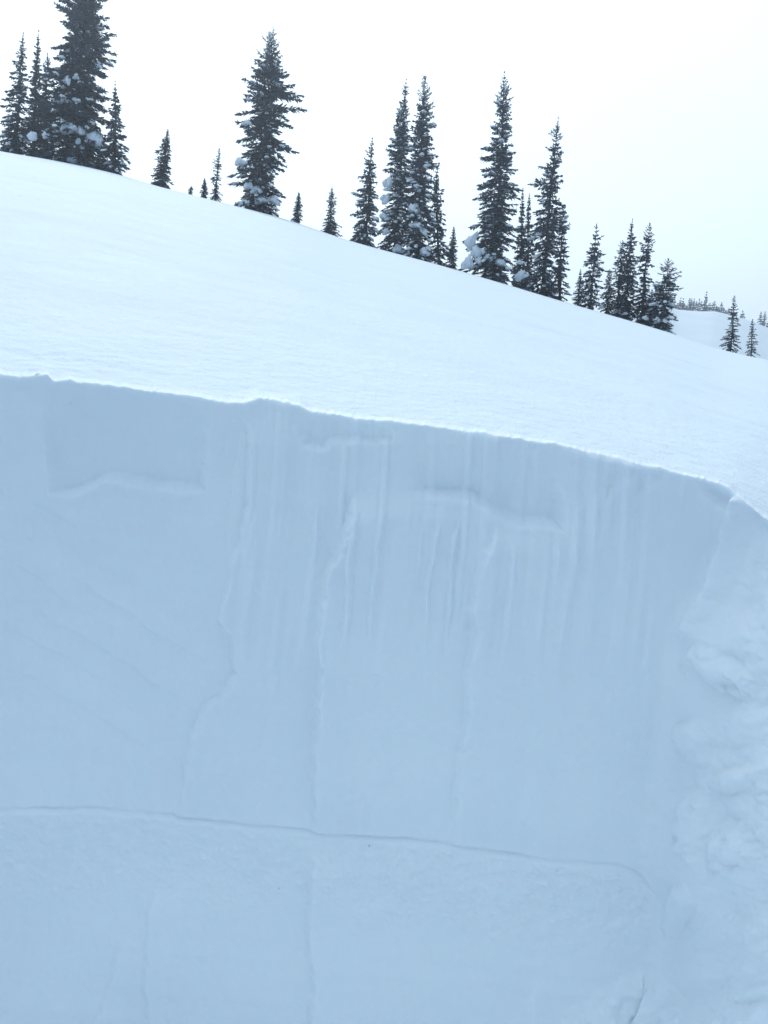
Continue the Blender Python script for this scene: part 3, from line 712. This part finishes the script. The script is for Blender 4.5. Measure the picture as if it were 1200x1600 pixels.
# ------------------------------------------------------------------ loose snow in the pit
def wall_point(x, y, off=0.0):
    d = ray(x, y); k = (YB - off) / d[1]; return Vector(d * k) + Vector(CAM)
def chunk(label, x, y, depth, size, seed):
    rg = random.Random(seed); import bmesh
    bm = bmesh.new(); bmesh.ops.create_icosphere(bm, subdivisions=3, radius=1.0)
    pl = [(Vector((rg.gauss(0, 1), rg.gauss(0, 1), rg.gauss(0, 1))).normalized(), rg.uniform(0.62, 0.85)) for _ in range(9)]
    for v in bm.verts:
        for n, dd in pl:
            e = v.co.dot(n) - dd
            if e > 0: v.co -= n * e * 0.93
        v.co *= 1 + 0.06 * float(fbm(np.array(v.co.x * 4 + seed), np.array(v.co.y * 4 + v.co.z * 3), seed, 3))
        v.co = Vector((v.co.x * size[0], v.co.y * size[1], v.co.z * size[2]))
    me = bpy.data.meshes.new('snow_chunk'); bm.to_mesh(me); bm.free()
    me.polygons.foreach_set('use_smooth', np.ones(len(me.polygons), dtype=bool)); me.materials.append(M_WALL)
    o = bpy.data.objects.new('snow_chunk', me); COL.objects.link(o)
    d = ray(x, y); o.location = Vector(d * (depth / d[1])) + Vector(CAM); o.rotation_euler = (rg.uniform(-.4, .4), rg.uniform(-.4, .4), rg.random() * 6)
    return tag(o, label, 'snow chunk', 'snow chunks')
chunk('crumb of snow standing up on the pit rim at upper left', 60, 588, YB + 0.015, (0.010, 0.008, 0.009), 1)
chunk('clod of snow sitting on the pit rim left of centre', 402, 627, YB + 0.02, (0.016, 0.012, 0.010), 2)
chunk('flat clod on the pit rim just right of another clod', 432, 632, YB + 0.02, (0.020, 0.012, 0.008), 3)

# specks stuck to the cut face
def speck(x, y, s, mat, nm, seed):
    p = wall_point(x, y)
    rg = random.Random(seed); lv, lf = lump(rg, s, s, s, 6, 4)
    # set it on the face itself
    f, te = az_el(x, y); hh = float(wall_relief(np.array([float(x)]), np.array([float(y)]))[0])
    p = wall_point(x, y, hh)
    poly_mesh(nm, [Vector(v) + p for v in lv], lf, mat, wall, True)
speck(870, 1360, 0.0022, M_DIRT, 'dirt_speck', 1); speck(577, 1322, 0.0018, M_DIRT, 'dirt_speck', 2); speck(436, 1388, 0.0014, M_DIRT, 'dirt_speck', 3)
for i, (x, y) in enumerate(((22, 714), (404, 713), (458, 724), (22, 822), (1141, 921), (110, 632))):
    speck(x, y, 0.0028, M_TREE_SNOW, 'snow_crumb', 10 + i)

# ------------------------------------------------------------------ haze
HD = 0.0022
bpy_m = bpy.data.materials.new('haze_air'); bpy_m.use_nodes = True
t = bpy_m.node_tree; t.nodes.clear()
pv = t.nodes.new('ShaderNodeVolumePrincipled'); pv.inputs['Density'].default_value = HD
pv.inputs['Color'].default_value = (0.76, 0.88, 1.0, 1); pv.inputs['Anisotropy'].default_value = 0.6
om = t.nodes.new('ShaderNodeOutputMaterial'); t.links.new(pv.outputs[0], om.inputs['Volume'])
L_ = 320.0
zlo, zhi = -90.0 + CAM[2], 46.0
V = [(x, y, z) for z in (zlo, zhi) for x, y in ((-L_, -L_), (L_, -L_), (L_, L_), (-L_, L_))]
Fc = [(3, 2, 1, 0), (4, 5, 6, 7), (0, 1, 5, 4), (1, 2, 6, 5), (2, 3, 7, 6), (3, 0, 4, 7)]
hz = poly_mesh('haze', V, Fc, bpy_m); tag(hz, kind='stuff')
